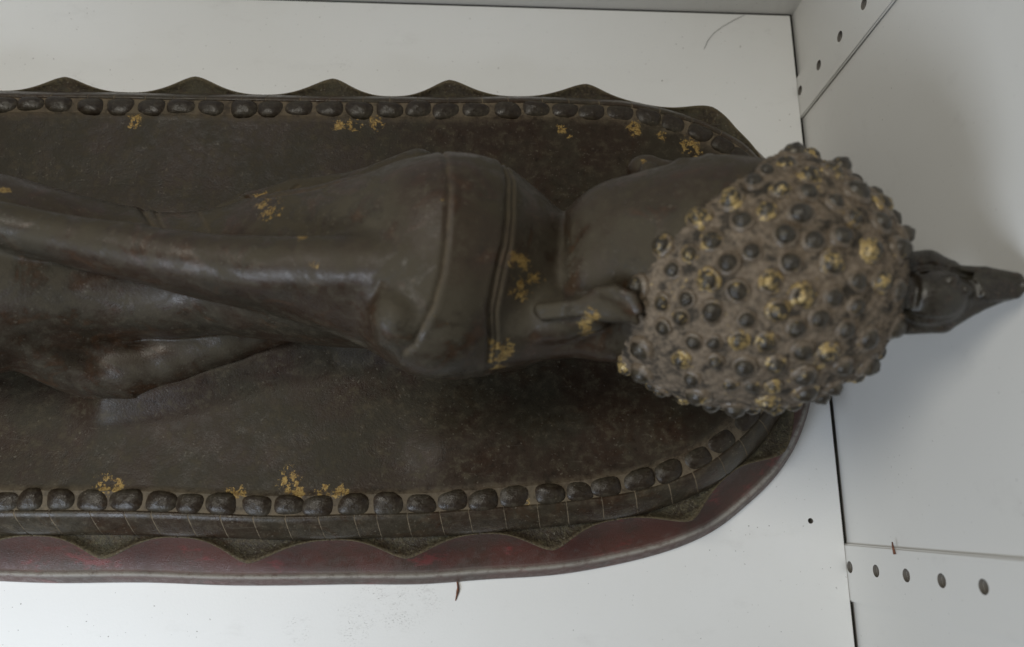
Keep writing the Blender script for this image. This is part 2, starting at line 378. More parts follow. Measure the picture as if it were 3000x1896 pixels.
for i, s in enumerate(full):
    nxt = full[(i + 1) % len(full)] + (LEN if i == len(full) - 1 else 0)
    g = 0.34; st = np.linspace(s + g, nxt - g, 6); h = rng.uniform(-.08, .08)
    prof = [(5.2, 56), (5.5, 58.6 + h), (7.2, 59.0 + h), (10, 56.6 + h), (13.6, 52.2 + h), (17, 47.4 + h), (19.0 + h, 44.4), (18.6, 42.6), (15.5, 43)]
    V, F = sweep(prof, st, False, True)
    F = F[:-2]; m = len(prof)       # ease the two ends so the joint has rounded lips; lean the joint a little
    u = np.repeat(np.linspace(-1, 1, 6), m); j = np.tile(np.arange(m), 6)
    q, t, n = frame(st); T = np.repeat(t, m, 0)
    lean = (np.clip(j - 2, 0, 4) / 4.0) * 1.6
    V[:, 0] += T[:, 0] * lean; V[:, 1] += T[:, 1] * lean
    V[:, 2] -= np.where((np.abs(u) > .99) & (j > 0) & (j < 7), 0.10, 0)
    link('rim_panel', make_mesh('rim_panel', V, F), M_rim, bed)

# lotus petals
tips = [(-216.6, -26.3), (-135.8, -26.1), (-46.4, -23.5), (37.8, -18.8), (120.2, -4.8), (183.7, 34.8), (-288.8, 278.5), (-203.0, 281.2), (-110.1, 280.9), (-31.2, 287.0), (62.0, 286.2), (149.4, 272.3)]
ts = sorted(s_of(x, y) for (x, y) in tips)
pet = []
for i, s in enumerate(ts):
    nxt = ts[(i + 1) % len(ts)] + (LEN if i == len(ts) - 1 else 0)
    pet.append(s); n = int(round((nxt - s) / 84.0))
    for q in range(1, n): pet.append(s + (nxt - s) * q / n)
pet = sorted(x % LEN for x in pet)
for i, s in enumerate(pet):
    a = pet[i - 1] - (LEN if i == 0 else 0); b = pet[(i + 1) % len(pet)] + (LEN if i == len(pet) - 1 else 0)
    lo, hi = (a + s) / 2 + 0.3, (s + b) / 2 - 0.3
    ns = 40; st = np.concatenate([np.linspace(lo, s, ns // 2, endpoint=False), np.linspace(s, hi, ns // 2 + 1)])
    u = np.where(st < s, (s - st) / (s - lo), (st - s) / (hi - s))
    peak = 12.0 + rng.uniform(-1.2, 1.2)
    wdt = 0.98
    sh = np.clip(1 - u / wdt, 0, 1); sh = 0.62 * (0.5 - 0.5 * np.cos(np.pi * sh)) ** 1.25 + 0.38 * np.exp(-(u / 0.34) ** 2) * np.clip(1 - u, 0, 1)
    sh = sh / sh.max()
    q, t, n = frame(st); V, D = [], []
    R = 9
    for k in range(len(st)):
        o1 = 19.4 + peak * sh[k]; o0 = 15.5
        prof = []
        for r in range(R):
            f = r / (R - 1); o = o0 + (o1 - o0) * f
            z = 43.2 - 2.6 * math.sin(math.pi * min(f * 1.02, 1)) * min(1, (o1 - o0) / 10) + 0.9 * f ** 6
            z += 0.25 * math.sin(st[k] * 1.7 + f * 9) * min(1, (o1 - o0) / 12) * (f < .9)
            prof.append((o, z, math.exp(-((f) / 0.22) ** 2) * 0.9 + (0.55 * f ** 10)))
        prof += [(o1 + 0.45, 42.9, .5), (o1 + 0.4, 41.8, .2), (o1 - 1.0, 39.6, 0), (o0, 37, 0)]
        for (o, z, d) in prof: V.append((q[k, 0] + n[k, 0] * o, q[k, 1] + n[k, 1] * o, z)); D.append(d)
    m = R + 4; F = []
    for k in range(len(st) - 1):
        for j in range(m): jj = (j + 1) % m; F.append((k * m + j, (k + 1) * m + j, (k + 1) * m + jj, k * m + jj))
    F.append(tuple(range(m))[::-1]); F.append(tuple((len(st) - 1) * m + j for j in range(m)))
    me = make_mesh('lotus_petal', V, F); attr(me, 'dust', D)
    bm = bmesh.new(); bm.from_mesh(me); bmesh.ops.recalc_face_normals(bm, faces=bm.faces); bm.to_mesh(me); bm.free()
    part('lotus_petal', me, M_petal)

# red lacquered foot
k = NT('red_lacquer')
n1 = k.noise(0.03, 5, 0.65); n2 = k.noise(0.2, 5, 0.7); n3 = k.noise(1.3, 3, 0.6)
col = k.mix(k.ramp(n1, 0.38, 0.60), (0.054, 0.029, 0.020), (0.078, 0.028, 0.020))
col = k.mix(k.ramp(k.noise(0.06, 5, 0.7, vec=k.stretch(0.6, 1, 1)), 0.56, 0.68, 0, 0.8), col, (0.16, 0.034, 0.030))
col = k.mix(k.ramp(n2, 0.52, 0.72, 0, 0.5), col, (0.085, 0.060, 0.048))
d = k.math('MULTIPLY', k.attr('dust'), k.ramp(n2, 0.3, 0.55, 0.5, 1.0))
col = k.mix(d, col, (0.30, 0.28, 0.25))
M_red = k.out(col, k.ramp(n2, 0.35, 0.65, 0.32, 0.55), 0, k.bump(n3, 0.4, 0.0009), 0.42)
ss2 = np.arange(0, LEN, 3.0)
prof = [(12, 41.5), (17.8, 40.5), (18.6, 36), (20.5, 30), (24, 24), (29, 18.2), (34.5, 13.6), (39.2, 10.6), (40.8, 10.2), (41.6, 11.0), (42.6, 11.5), (43.8, 11.1), (44.8, 9.4), (46.2, 6.2), (47.6, 3.2), (48.2, 1.2), (48.0, 0.3), (30, 0.3)]
dprof = [0, 0, 0, 0, 0, 0.0, 0.03, 0.06, 0.25, 0.9, 1.0, 0.5, 0.08, 0.05, 0.08, 0.4, 0.5, 0]
V, F = sweep(prof, ss2)
V = np.array(V); wv = 0.55 * np.sin(V[:, 0] / 37.0 + 1) + 0.4 * np.sin(V[:, 0] / 17.0 + V[:, 1] / 29.0)
lowm = V[:, 2] < 12
V[lowm, 1] += wv[lowm] * np.sign(V[lowm, 1] - 128)
V[:, 1] -= 8.0 * smooth01((V[:, 1] - 262) / 14) * (V[:, 2] < 38)
me = make_mesh('foot', V, F); attr(me, 'dust', np.tile(dprof, len(ss2)))
bm = bmesh.new(); bm.from_mesh(me); bmesh.ops.recalc_face_normals(bm, faces=bm.faces); bm.to_mesh(me); bm.free()
part('foot', me, M_red)

# ------------------------------------------------------------------ the figure: one continuous sculpted surface
def grid_axis(parts): return np.concatenate([np.arange(a, b, h) for (a, b, h) in parts]).astype(np.float32)
def surface_nets(D, gx, gy, gz):
    ins = D < 0
    cnt = sum(ins[i:ins.shape[0] - 1 + i, j:ins.shape[1] - 1 + j, k:ins.shape[2] - 1 + k].astype(np.int8) for i in (0, 1) for j in (0, 1) for k in (0, 1))
    act = (cnt > 0) & (cnt < 8); I, J, K = np.nonzero(act)
    idx = np.full(act.shape, -1, np.int32); idx[I, J, K] = np.arange(len(I))
    cv = {(a, b, c): D[I + a, J + b, K + c] for a in (0, 1) for b in (0, 1) for c in (0, 1)}
    acc = np.zeros((len(I), 3), np.float32); num = np.zeros(len(I), np.float32)
    for ax in range(3):
        for a in (0, 1):
            for b in (0, 1):
                c0 = [a, b]; c0.insert(ax, 0); c1 = [a, b]; c1.insert(ax, 1)
                v0, v1 = cv[tuple(c0)], cv[tuple(c1)]; m = (v0 < 0) != (v1 < 0)
                t = np.where(m, v0 / np.where(m, v0 - v1, 1), 0)
                q = np.tile(np.array(c0, np.float32), (len(I), 1)); q[:, ax] = t
                acc[m] += q[m]; num[m] += 1
    q = acc / num[:, None]
    ux = gx[I] + q[:, 0] * (gx[I + 1] - gx[I]); uy = gy[J] + q[:, 1] * (gy[J + 1] - gy[J]); uz = gz[K] + q[:, 2] * (gz[K + 1] - gz[K])
    quads = []
    for ax in range(3):
        a = [slice(None)] * 3; b = [slice(None)] * 3; a[ax] = slice(0, -1); b[ax] = slice(1, None)
        s0, s1 = ins[tuple(a)], ins[tuple(b)]; e = np.argwhere(s0 != s1)
        o = [x for x in range(3) if x != ax]
        ok = (e[:, o[0]] > 0) & (e[:, o[1]] > 0) & (e[:, o[0]] < act.shape[o[0]]) & (e[:, o[1]] < act.shape[o[1]]); e = e[ok]
        flip = s0[e[:, 0], e[:, 1], e[:, 2]]
        def cell(d0, d1):
            f = e.copy(); f[:, o[0]] -= d0; f[:, o[1]] -= d1; return idx[f[:, 0], f[:, 1], f[:, 2]]
        Q = np.stack([cell(1, 1), cell(0, 1), cell(0, 0), cell(1, 0)], 1)
        if ax == 1: Q = Q[:, ::-1]
        Q[~flip] = Q[~flip][:, ::-1]
        quads.append(Q)
    return np.stack([ux, uy, uz], 1), np.concatenate(quads)
def smin(a, b, k):
    h = np.clip(0.5 + 0.5 * (b - a) / k, 0, 1); return b + (a - b) * h - k * h * (1 - h)
class Field:
    def __init__(self, gx, gy, gz):
        self.g = (gx, gy, gz); self.D = np.full((len(gx), len(gy), len(gz)), 30.0, np.float32)
    def block(self, lo, hi):
        sl = []
        for g, a, b in zip(self.g, lo, hi): sl.append(slice(max(0, int(np.searchsorted(g, a)) - 1), int(np.searchsorted(g, b)) + 1))
        x, y, z = self.g[0][sl[0]][:, None, None], self.g[1][sl[1]][None, :, None], self.g[2][sl[2]][None, None, :]
        return tuple(sl), x, y, z
    def put(self, sl, d, k, cut=False):
        self.D[sl] = -smin(-self.D[sl], d, k) if cut else smin(self.D[sl], d, k)
    def cone(self, a, b, ra, rb, k=6.0, cut=False, sq=(1, 1, 1)):
        a = np.array(a, np.float32); b = np.array(b, np.float32); m = max(ra, rb) * max(1 / min(sq), 1) + k + 8
        sl, x, y, z = self.block(np.minimum(a, b) - m, np.maximum(a, b) + m)
        q = np.array(sq, np.float32); d = (b - a) * q; L = float(d @ d) + 1e-6
        px, py, pz = (x - a[0]) * q[0], (y - a[1]) * q[1], (z - a[2]) * q[2]
        t = np.clip((px * d[0] + py * d[1] + pz * d[2]) / L, 0, 1)
        dist = np.sqrt((px - t * d[0]) ** 2 + (py - t * d[1]) ** 2 + (pz - t * d[2]) ** 2) - (ra + (rb - ra) * t)
        self.put(sl, dist, k, cut)
    def chain(self, pts, k=6.0, sq=(1, 1, 1), cut=False):
        for (a, b) in zip(pts[:-1], pts[1:]): self.cone(a[:3], b[:3], a[3], b[3], k, cut, sq)
    def ell(self, c, r, k=6.0, M=None, cut=False):
        c = np.array(c, np.float32); r = np.array(r, np.float32); m = float(r.max()) + k + 8
        sl, x, y, z = self.block(c - m, c + m)
        x, y, z = x - c[0], y - c[1], z - c[2]
        if M is not None: x, y, z = (M[0][0] * x + M[0][1] * y + M[0][2] * z, M[1][0] * x + M[1][1] * y + M[1][2] * z, M[2][0] * x + M[2][1] * y + M[2][2] * z)
        k0 = np.sqrt((x / r[0]) ** 2 + (y / r[1]) ** 2 + (z / r[2]) ** 2); k1 = np.sqrt((x / r[0] ** 2) ** 2 + (y / r[1] ** 2) ** 2 + (z / r[2] ** 2) ** 2) + 1e-6
        d = k0 * (k0 - 1) / k1; self.put(sl, d, k, cut)
    def loft(self, rows, k=6.0, pw=2.3):
        R = np.array(rows, np.float32); X = self.g[0]
        i0, i1 = np.searchsorted(X, R[0, 0]), np.searchsorted(X, R[-1, 0]); x = X[i0:i1]
        def cub(col):                                    # smooth monotone-ish interpolation of a column
            xs, ys = R[:, 0], R[:, col]; m = np.gradient(ys, xs); j = np.clip(np.searchsorted(xs, x) - 1, 0, len(xs) - 2)
            h = xs[j + 1] - xs[j]; t = (x - xs[j]) / h
            return ((2 * t ** 3 - 3 * t ** 2 + 1) * ys[j] + (t ** 3 - 2 * t ** 2 + t) * h * m[j] + (-2 * t ** 3 + 3 * t ** 2) * ys[j + 1] + (t ** 3 - t ** 2) * h * m[j + 1])[:, None, None]
        cy, cz, ry, rz = cub(1), cub(2), cub(3), cub(4); y = self.g[1][None, :, None]; z = self.g[2][None, None, :]
        q = (np.abs((y - cy) / ry) ** pw + np.abs((z - cz) / rz) ** pw) ** (1 / pw)
        d = (q - 1) * np.minimum(ry, rz)
        ends = np.maximum(R[0, 0] - x, x - R[-1, 0])[:, None, None] + 0 * d
        self.put((slice(i0, i1), slice(None), slice(None)), np.maximum(d, ends), k)

def plate(self, rows, k=3.0):
    R = np.array(rows, np.float32); R = R[np.argsort(R[:, 0])]; X = self.g[0]
    i0, i1 = np.searchsorted(X, R[0, 0]), np.searchsorted(X, R[-1, 0]); x = X[i0:i1]
    c = [np.interp(x, R[:, 0], R[:, q]) for q in range(1, 7)]
    ker = np.ones(31) / 31
    c = [np.convolve(np.pad(q, 15, mode='edge'), ker, 'valid')[:, None, None].astype(np.float32) for q in c]
    y = self.g[1][None, :, None]; z = self.g[2][None, None, :]; yr, zr, yh, zh, tr, th = c
    dy, dz = yh - yr, zh - zr; t = np.clip(((y - yr) * dy + (z - zr) * dz) / (dy * dy + dz * dz), 0, 1)
    bow = 5.0 * np.sin(np.pi * t)                          # the sheet sags a little between ridge and hem
    d = np.sqrt((y - yr - t * dy) ** 2 + (z - zr - t * dz) ** 2) - (tr + (th - tr) * t) - bow * 0.3
    self.put((slice(i0, i1), slice(None), slice(None)), d, k)
Field.plate = plate
HT = math.radians(13)                                    # the head is raised by this much
HC = (121.0, 108.0, 159.0)                               # centre of the hair
def hp(u, v, w):                                         # head frame: u to the crown, v to the face, w to the upper ear
    c, s = math.cos(HT), math.sin(HT); return (HC[0] + u * c - w * s, HC[1] + v, HC[2] + u * s + w * c)
def hq(x, y, w): return hp((x - HC[0] + w * math.sin(HT)) / math.cos(HT), y - HC[1], w)      # same, from plan x and y
HM = ((math.cos(HT), 0, math.sin(HT)), (0, 1, 0), (-math.sin(HT), 0, math.cos(HT)))

H = 0.9
gx = grid_axis([(-735, -320, 3.0), (-320, 205, H)]); gy = grid_axis([(36, 206, H)]); gz = grid_axis([(50, 236, H)])
B = Field(gx, gy, gz)
# trunk and legs, feet to neck: x, centre y, centre z, half depth, half height
B.loft([(-730, 128, 84, 14, 26), (-715, 130, 88, 26, 32), (-690, 130, 88, 26, 30), (-660, 126, 84, 23, 26), (-560, 124, 88, 32, 32), (-450, 124, 95, 42, 40), (-370, 124, 102, 48, 48), (-315, 124, 105, 50, 53),
        (-270, 127, 105, 47, 52), (-235, 127, 100, 41, 45), (-205, 127, 94, 36, 38), (-178, 126, 91, 34, 34), (-150, 128, 94, 34, 36), (-127, 128, 99, 37, 42),
        (-85, 127, 108, 41, 52), (-60, 126, 115, 43, 60), (-39, 124, 121, 49, 67), (-20, 122, 124, 53, 69), (0, 122, 122, 51, 65), (20, 120, 117, 45, 52), (36, 120, 116, 33, 40), (52, 119, 122, 27, 32), (90, 116, 142, 26, 30)], 4)
# hip swell and the fold of robe that falls from it
B.ell((-283.9, 99.5, 100.0), (50, 34, 38), 8)
B.ell((-246.2, 97.3, 84.0), (34, 20, 26), 8)
# the robe under the back, lying on the bed
B.chain([(-225.4, 75.1, 59.0, 11), (-208.4, 78.7, 60.0, 16), (-185.5, 89.2, 61.0, 18), (-153.4, 101.3, 63.0, 17), (-117.1, 110.5, 64.0, 13), (-90.0, 115.7, 64.0, 10)], 2.2)
rows = []
for a, b, tr, th in (((-294.1, 126.9, 140.0), (-325.5, 109.6, 95.0), 12, 10), ((-269.4, 114.2, 134.0), (-300.8, 93.9, 84.0), 10, 9), ((-247.4, 98.1, 122.0), (-275.0, 80.9, 74.0), 9, 8), ((-235.0, 87.3, 106.0), (-252.2, 71.1, 66.0), 8.5, 7), ((-223.9, 80.4, 86.0), (-230.1, 65.2, 61.0), 8, 6), ((-214.3, 73.2, 70.0), (-215.4, 65.0, 59.0), 7, 5), ((-202.4, 70.0, 60.0), (-202.0, 66.3, 57.0), 4, 3)):
    rows.append((0.5 * (a[0] + b[0]), a[1], a[2], b[1], b[2], tr, th))
B.plate(rows, 4.5)
B.ell((-218.4, 81.5, 70.0), (26, 14, 13), 9)
# arm under the robe: ridge to hem, x = rows from shoulder to thigh; then the hand on the thigh
rows = []
for a, b, tr, th in ((((6.3, 109.6, 158.0), (0.9, 82.9, 132.0), 12, 9)), (((-9.4, 107.5, 168.0), (-14.4, 74.9, 138.0), 15, 9)), (((-22.6, 107.2, 172.0), (-29.7, 73.6, 138.0), 16, 8)), (((-37.8, 106.9, 172.0), (-51.5, 76.4, 136.0), 15, 7)), (((-65.0, 107.1, 168.0), (-82.1, 88.6, 136.0), 14, 6)), (((-93.1, 108.3, 163.0), (-115.1, 98.7, 136.0), 13.5, 5.5)), (((-122.3, 112.3, 158.0), (-146.5, 103.5, 134.0), 12.5, 5.5)),
                     (((-151.6, 118.3, 155.0), (-181.4, 111.4, 136.0), 12.5, 5.5)), (((-194.6, 125.4, 154.0), (-214.3, 119.0, 140.0), 9.5, 5)), (((-228.6, 132.1, 155.0), (-247.2, 125.6, 146.0), 9.5, 6)), (((-261.9, 135.2, 156.0), (-266.0, 131.4, 152.0), 9.5, 8))):
    rows.append((0.5 * (a[0] + b[0]), a[1], a[2], b[1], b[2], tr, th))
B.plate(rows, 3.5)
B.chain([(-256.4, 133.6, 155.0, 11), (-278.9, 132.7, 156.0, 10)], 3.5)
B.ell((-25.6, 94.7, 150.0), (34, 34, 38), 8)
B.ell((-40.3, 83.1, 165.0), (15, 15, 22), 3)
# sash hanging down the chest
B.chain([(-150.8, 161.4, 104.0, 3), (-131.6, 165.1, 107.0, 5.5), (-107.9, 168.9, 110.0, 8), (-72.9, 172.9, 112.0, 9), (-41.5, 182.5, 116.0, 11)], 2.5)
hb = (-288.3, 129.4, 158.0); hx, hy, hz = hb
B.ell((hx - 10, hy, hz - 3), (24, 17, 8), 5)
for q, (dy, ln) in enumerate(((14, 34), (5, 42), (-4, 40), (-12, 32))):
    B.chain([(hx - 24, hy + dy * .8, hz - 3, 4.6), (hx - 24 - ln * .55, hy + dy, hz - 2, 4.3), (hx - 24 - ln, hy + dy * 1.05, hz - 7, 3.6)], 2)
B.chain([(hx - 2, hy + 13, hz - 4, 5), (hx - 22, hy + 25, hz - 6, 4.5), (hx - 36, hy + 28, hz - 10, 3.8)], 2)
# back of the neck
B.chain([(-7.7, 95.2, 138.0, 30), (28.1, 99.0, 135.0, 23), (57.2, 96.5, 138.0, 22), (84.1, 95.3, 140.0, 24)], 9)
B.chain([hq(14, 88, 18) + (9,), hq(30, 88, 20) + (8,), hq(46, 88, 23) + (8,)], 9)      # neck under the ear lobe
# the other arm: elbow on the bed, hand under the head
B.chain([(0, 128, 78, 24), (36, 140, 74, 17), (62, 140, 74, 15), (80, 132, 84, 13), (94, 124, 94, 12)], 6)
B.ell((106, 116, 101), (24, 16, 6), 4, HM)
for q, dy in enumerate((14, 5, -4, -12)):
    B.chain([(116, 116 + dy, 102, 4.8), (136, 114 + dy * 1.1, 106, 4.4), (152, 111 + dy * 1.1, 114, 3.6)], 2)
B.chain([(98, 130, 101, 5), (106, 140, 106, 4.5), (116, 148, 112, 3.8)], 2)
# head: skull, broad cheeks, round jaw
G = Field(gx, gy, gz)
G.ell(hp(-2, 0, 0), (64, 56, 52), 4, HM)
G.ell(hq(98, 122, 0), (44, 44, 45), 14, HM)
G.ell(hq(72, 124, 0), (36, 37, 40), 10, HM)
G.ell(hq(58, 130, 0), (24, 26, 28), 10, HM)
G.ell(hq(47, 141, 0), (10.5, 11, 13), 6, HM)                                    # chin
G.ell(hq(52, 108, 0), (22, 26, 31), 8, HM)                                    # jaw angle
G.ell(hq(64, 148, 0), (13, 11, 17), 6, HM)                                    # muzzle
G.chain([hq(97, 164, 0) + (5.0,), hq(86, 166, 0) + (5.4,), hq(77, 168, 0) + (7.4,), hq(73.8, 168.5, 0) + (7.2,)], 3)     # nose
for w_ in (-1, 1): G.chain([hq(76, 163, 7.5 * w_) + (5.2,), hq(75, 161, 9 * w_) + (4.4,)], 2)                # nostril wings
G.chain([hq(66.5, 153, -14) + (2.2,), hq(66, 159.5, -5) + (3.8,), hq(66, 159.5, 5) + (3.8,), hq(66.5, 153, 14) + (2.4,)], 1.2)
G.chain([hq(57.5, 149, -12) + (2.2,), hq(58, 155.5, -3) + (4.2,), hq(58, 155.5, 3) + (4.2,), hq(57.5, 149, 12) + (2.4,)], 1.2)
for w_ in (-1, 1):
    G.ell(hq(88, 154, 19 * w_), (6.5, 8, 12), 2, HM)                            # lidded eyes
    G.chain([hq(99, 167, 5 * w_) + (1.6,), hq(101, 163, 18 * w_) + (1.6,), hq(95, 154, 32 * w_) + (1.4,)], 2.5)   # brow ridges
# the upper ear, flat to the head, with its long straight lobe
G.chain([hq(43, 89.5, 36.5) + (2.8,), hq(32, 88.6, 34.6) + (2.7,), hq(21.5, 88.6, 32.8) + (2.9,)], 2.5, (1, 1, 0.8))
G.chain([hq(45, 86.2, 36.5) + (2.3,), hq(32, 85.4, 34.6) + (2.2,), hq(22.5, 85.6, 32.8) + (2.4,)], 0.8)
G.chain([hq(42, 91, 38) + (2.2,), hq(46, 94, 38.6) + (1.9,), hq(53, 94, 39.8) + (1.8,), hq(60, 90.5, 40.4) + (1.7,), hq(63, 84, 38.6) + (1.6,)], 1.2)
G.chain([hq(41, 87, 37) + (2.2,), hq(46, 89.5, 38.4) + (2.5,), hq(52, 85.5, 38) + (1.9,), hq(62, 80, 36) + (1.8,)], 1.0)
G.ell(hq(52, 88, 35.5), (12, 8, 5), 4, HM)
B.D = smin(B.D, G.D, 3.0); del G
# flat where it lies on the bed
sl, x, y, z = B.block((-760, 0, 40), (230, 260, 60)); B.D[sl] = np.maximum(B.D[sl], 53.0 - z)
Vb, Qb = surface_nets(B.D, gx, gy, gz); del B

def vnormals(V, Q):
    n = np.cross(V[Q[:, 2]] - V[Q[:, 0]], V[Q[:, 3]] - V[Q[:, 1]]); N = np.zeros_like(V)
    for i in range(4): 
        for c in range(3): N[:, c] += np.bincount(Q[:, i], n[:, c], len(V))
    return N / (np.linalg.norm(N, axis=1, keepdims=True) + 1e-12)
def relax(V, Q, it, lam=0.5):
    e0 = np.concatenate([Q[:, i] for i in range(4)]); e1 = np.concatenate([Q[:, (i + 1) % 4] for i in range(4)])
    a = np.concatenate([e0, e1]); b = np.concatenate([e1, e0]); cnt = np.bincount(a, minlength=len(V)).clip(1)
    for _ in range(it):
        m = np.stack([np.bincount(a, V[b, c], len(V)) for c in range(3)], 1) / cnt[:, None]
        V = V + lam * (m - V)
    return V
Vb = relax(Vb, Qb, 4).astype(np.float64)
Nb = vnormals(Vb, Qb)
# incised and raised lines of the robe
up = smooth01((Vb[:, 2] - 75) / 25)
disp = 0.28 * np.sin(Vb[:, 0] / 9.0 + 2 * np.sin(Vb[:, 1] / 11.0)) * np.sin(Vb[:, 1] / 7.5 + np.sin(Vb[:, 2] / 9.0 + Vb[:, 0] / 21.0)); dustv = np.zeros(len(Vb))
body_mask = Vb[:, 0] < 45
def line(pts, depth, width, dust=0.0, lip=0.0, lipw=3.0, zmin=None, zmax=999):
    d = seg_dist(Vb[:, 0], Vb[:, 1], pts); m = body_mask * (up if zmin is None else smooth01((Vb[:, 2] - zmin) / 8)) * (Vb[:, 2] < zmax)
    disp[:] += m * (-depth * np.exp(-(d / width) ** 2) + lip * np.exp(-((d - lipw) / (0.7 * lipw)) ** 2))
    dustv[:] = np.maximum(dustv, dust * m * np.exp(-(d / (width * 1.1)) ** 2))
neck_a = [(0.4, 178.3, 135.0), (6.1, 149.8, 160.0), (6.0, 128.1, 175.0), (4.7, 113.1, 182.0), (1.2, 98.3, 185.0), (-0.9, 85.9, 182.0), (-0.2, 75.7, 170.0), (-0.9, 68.3, 130.0)]
neck_b = [(x + 2.6, y, z) for (x, y, z) in neck_a]
seam = [(-30.8, 181.9, 135.0), (-22.3, 158.2, 155.0), (-19.1, 135.1, 172.0), (-19.7, 111.1, 186.0), (-21.1, 97.4, 192.0), (-25.1, 83.1, 190.0), (-33.0, 70.1, 175.0), (-38.3, 67.8, 150.0)]
line(neck_a, 1.3, 1.0, 0.55, 0.3, 2.6); line(neck_b, 1.0, 0.9, 0.5); line(seam, 0.9, 0.9, 0.5, 0.3, 2.6)
line([(-136.5, 164.5, 120.0), (-114.6, 154.2, 130.0), (-87.4, 154.5, 135.0), (-60.8, 158.0, 140.0), (-38.8, 171.8, 140.0)], 1.5, 1.2, 0.5, 0.6, 3)
line([(-105.4, 170.0, 120.0), (-109.2, 167.2, 122.0), (-107.8, 162.6, 124.0), (-98.6, 160.2, 126.0), (-80.6, 162.2, 128.0), (-67.1, 164.0, 130.0)], 1.2, 1.0, 0.6)
line([(-113.9, 157.9, 126.0), (-120.6, 164.5, 122.0), (-116.6, 168.0, 120.0)], 0.9, 1.0, 0.5)
line([(-194.3, 162.4, 120.0), (-181.0, 147.4, 130.0), (-167.4, 130.7, 140.0)], 1.1, 1.1, 0.4, 0.7, 3.0)
line([(-186.3, 160.8, 120.0), (-174.2, 145.2, 130.0), (-164.8, 132.9, 138.0)], 1.0, 1.2, 0.4)
line([(-158.0, 154.9, 125.0), (-144.5, 137.9, 138.0)], 0.7, 1.0, 0.3)
line([(-246.5, 155.2, 140.0), (-196.8, 138.3, 150.0), (-153.3, 126.2, 158.0)], 0.8, 4.0, 0.0)
line([(-49.0, 95.4, 178.0), (-53.3, 87.8, 172.0), (-54.7, 79.9, 165.0), (-50.5, 74.7, 150.0)], 0.8, 1.8, 0.0, 0.2, 4)
line([(-232.0, 144.1, 150.0), (-207.4, 142.0, 150.0), (-177.7, 132.2, 150.0)], 0.6, 1.2, 0.1)
Vb = Vb + Nb * disp[:, None]
me = fast_mesh('body', Vb, Qb)
attr(me, 'dust', np.clip(dustv, 0, 1))
body_gold = [(-126.0, 164.6, 125.0, 6), (-119.2, 163.8, 125.0, 5), (-116.0, 149.1, 135.0, 6), (-108.6, 147.9, 138.0, 5), (-110.6, 141.3, 140.0, 6), (-104.7, 141.4, 140.0, 4), (-85.7, 118.0, 165.0, 4), (-76.8, 103.6, 178.0, 3),
             (12.2, 108.4, 182.0, 7), (13.4, 100.2, 186.0, 8), (11.6, 95.4, 186.0, 6), (20.7, 103.8, 186.0, 6), (0.7, 75.2, 176.0, 5), (3.8, 71.3, 160.0, 6), (7.6, 72.4, 160.0, 5), (2.0, 68.5, 150.0, 5),
             (-22.0, 138.9, 168.0, 3.5), (-22.2, 129.1, 176.0, 3.5), (-245.1, 152.9, 140.0, 4), (-21.1, 79.0, 195.0, 4), (42.9, 82.7, 165.0, 6), (73.6, 169.2, 165.0, 3), (104.3, 138.2, 190.0, 5)]
attr(me, 'gold', gold_field(Vb, body_gold))
M_body = bronze('body_bronze', (0.030, 0.0165, 0.0092), (0.027, 0.0215, 0.0135), True, True, (0.13, 0.10, 0.065), dust_up=0.85, up_col=(0.068, 0.057, 0.040), speck=0.32, rough=(0.30, 0.46), rust=0.6, relief=0.22, spec=0.34)
body = part('body', me, M_body)

# ------------------------------------------------------------------ hair: dusty cap with a curl standing on every knot
RH = (67.0, 60.0, 56.0)
def cap_point(d):                                        # direction in the head frame -> point on the cap, normal (world)
    d = np.array(d, float); d /= np.linalg.norm(d); r = 1 / math.sqrt(sum((d[i] / RH[i]) ** 2 for i in range(3)))
    r0 = r; r = r * (1 + 0.10 * math.exp(-((1 - float(np.dot(d, (-0.80, -0.59, 0.05)))) / 0.10)))      # fuller at the nape
    n = np.array([d[i] * r / RH[i] ** 2 for i in range(3)]); n /= np.linalg.norm(n)
    c, s = math.cos(HT), math.sin(HT); n = np.array((n[0] * c - n[2] * s, n[1], n[0] * s + n[2] * c))
    return np.array(hp(*(d * r))), n
def in_hair(d):                                          # hairline: in front of it is the forehead
    u, v, w = np.array(d) / np.linalg.norm(d)
    return u > 0.035 * math.sin(11 * v + 2) * math.sin(9 * w + 4 * u) - 0.80 + 1.05 * max(0, v + 0.15) ** 1.2 - 0.10 * max(0, -v)
gn = 150
th = np.linspace(0, math.pi, gn); phi = np.linspace(0, 2 * math.pi, 2 * gn, endpoint=False)
V = []; cid = -np.ones((gn, 2 * gn), int); F = []
for i in range(gn):
    for j in range(2 * gn):
        d = (math.cos(th[i]), math.sin(th[i]) * math.cos(phi[j]), math.sin(th[i]) * math.sin(phi[j]))
        if in_hair(d):
            p, n = cap_point(d); cid[i, j] = len(V); V.append(p + n * (0.5 * math.sin(i * 1.3) * math.sin(j * 1.1)))
for i in range(gn - 1):
    for j in range(2 * gn):
        q = [cid[i, j], cid[i + 1, j], cid[i + 1, (j + 1) % (2 * gn)], cid[i, (j + 1) % (2 * gn)]]
        if min(q) >= 0: F.append(tuple(q))
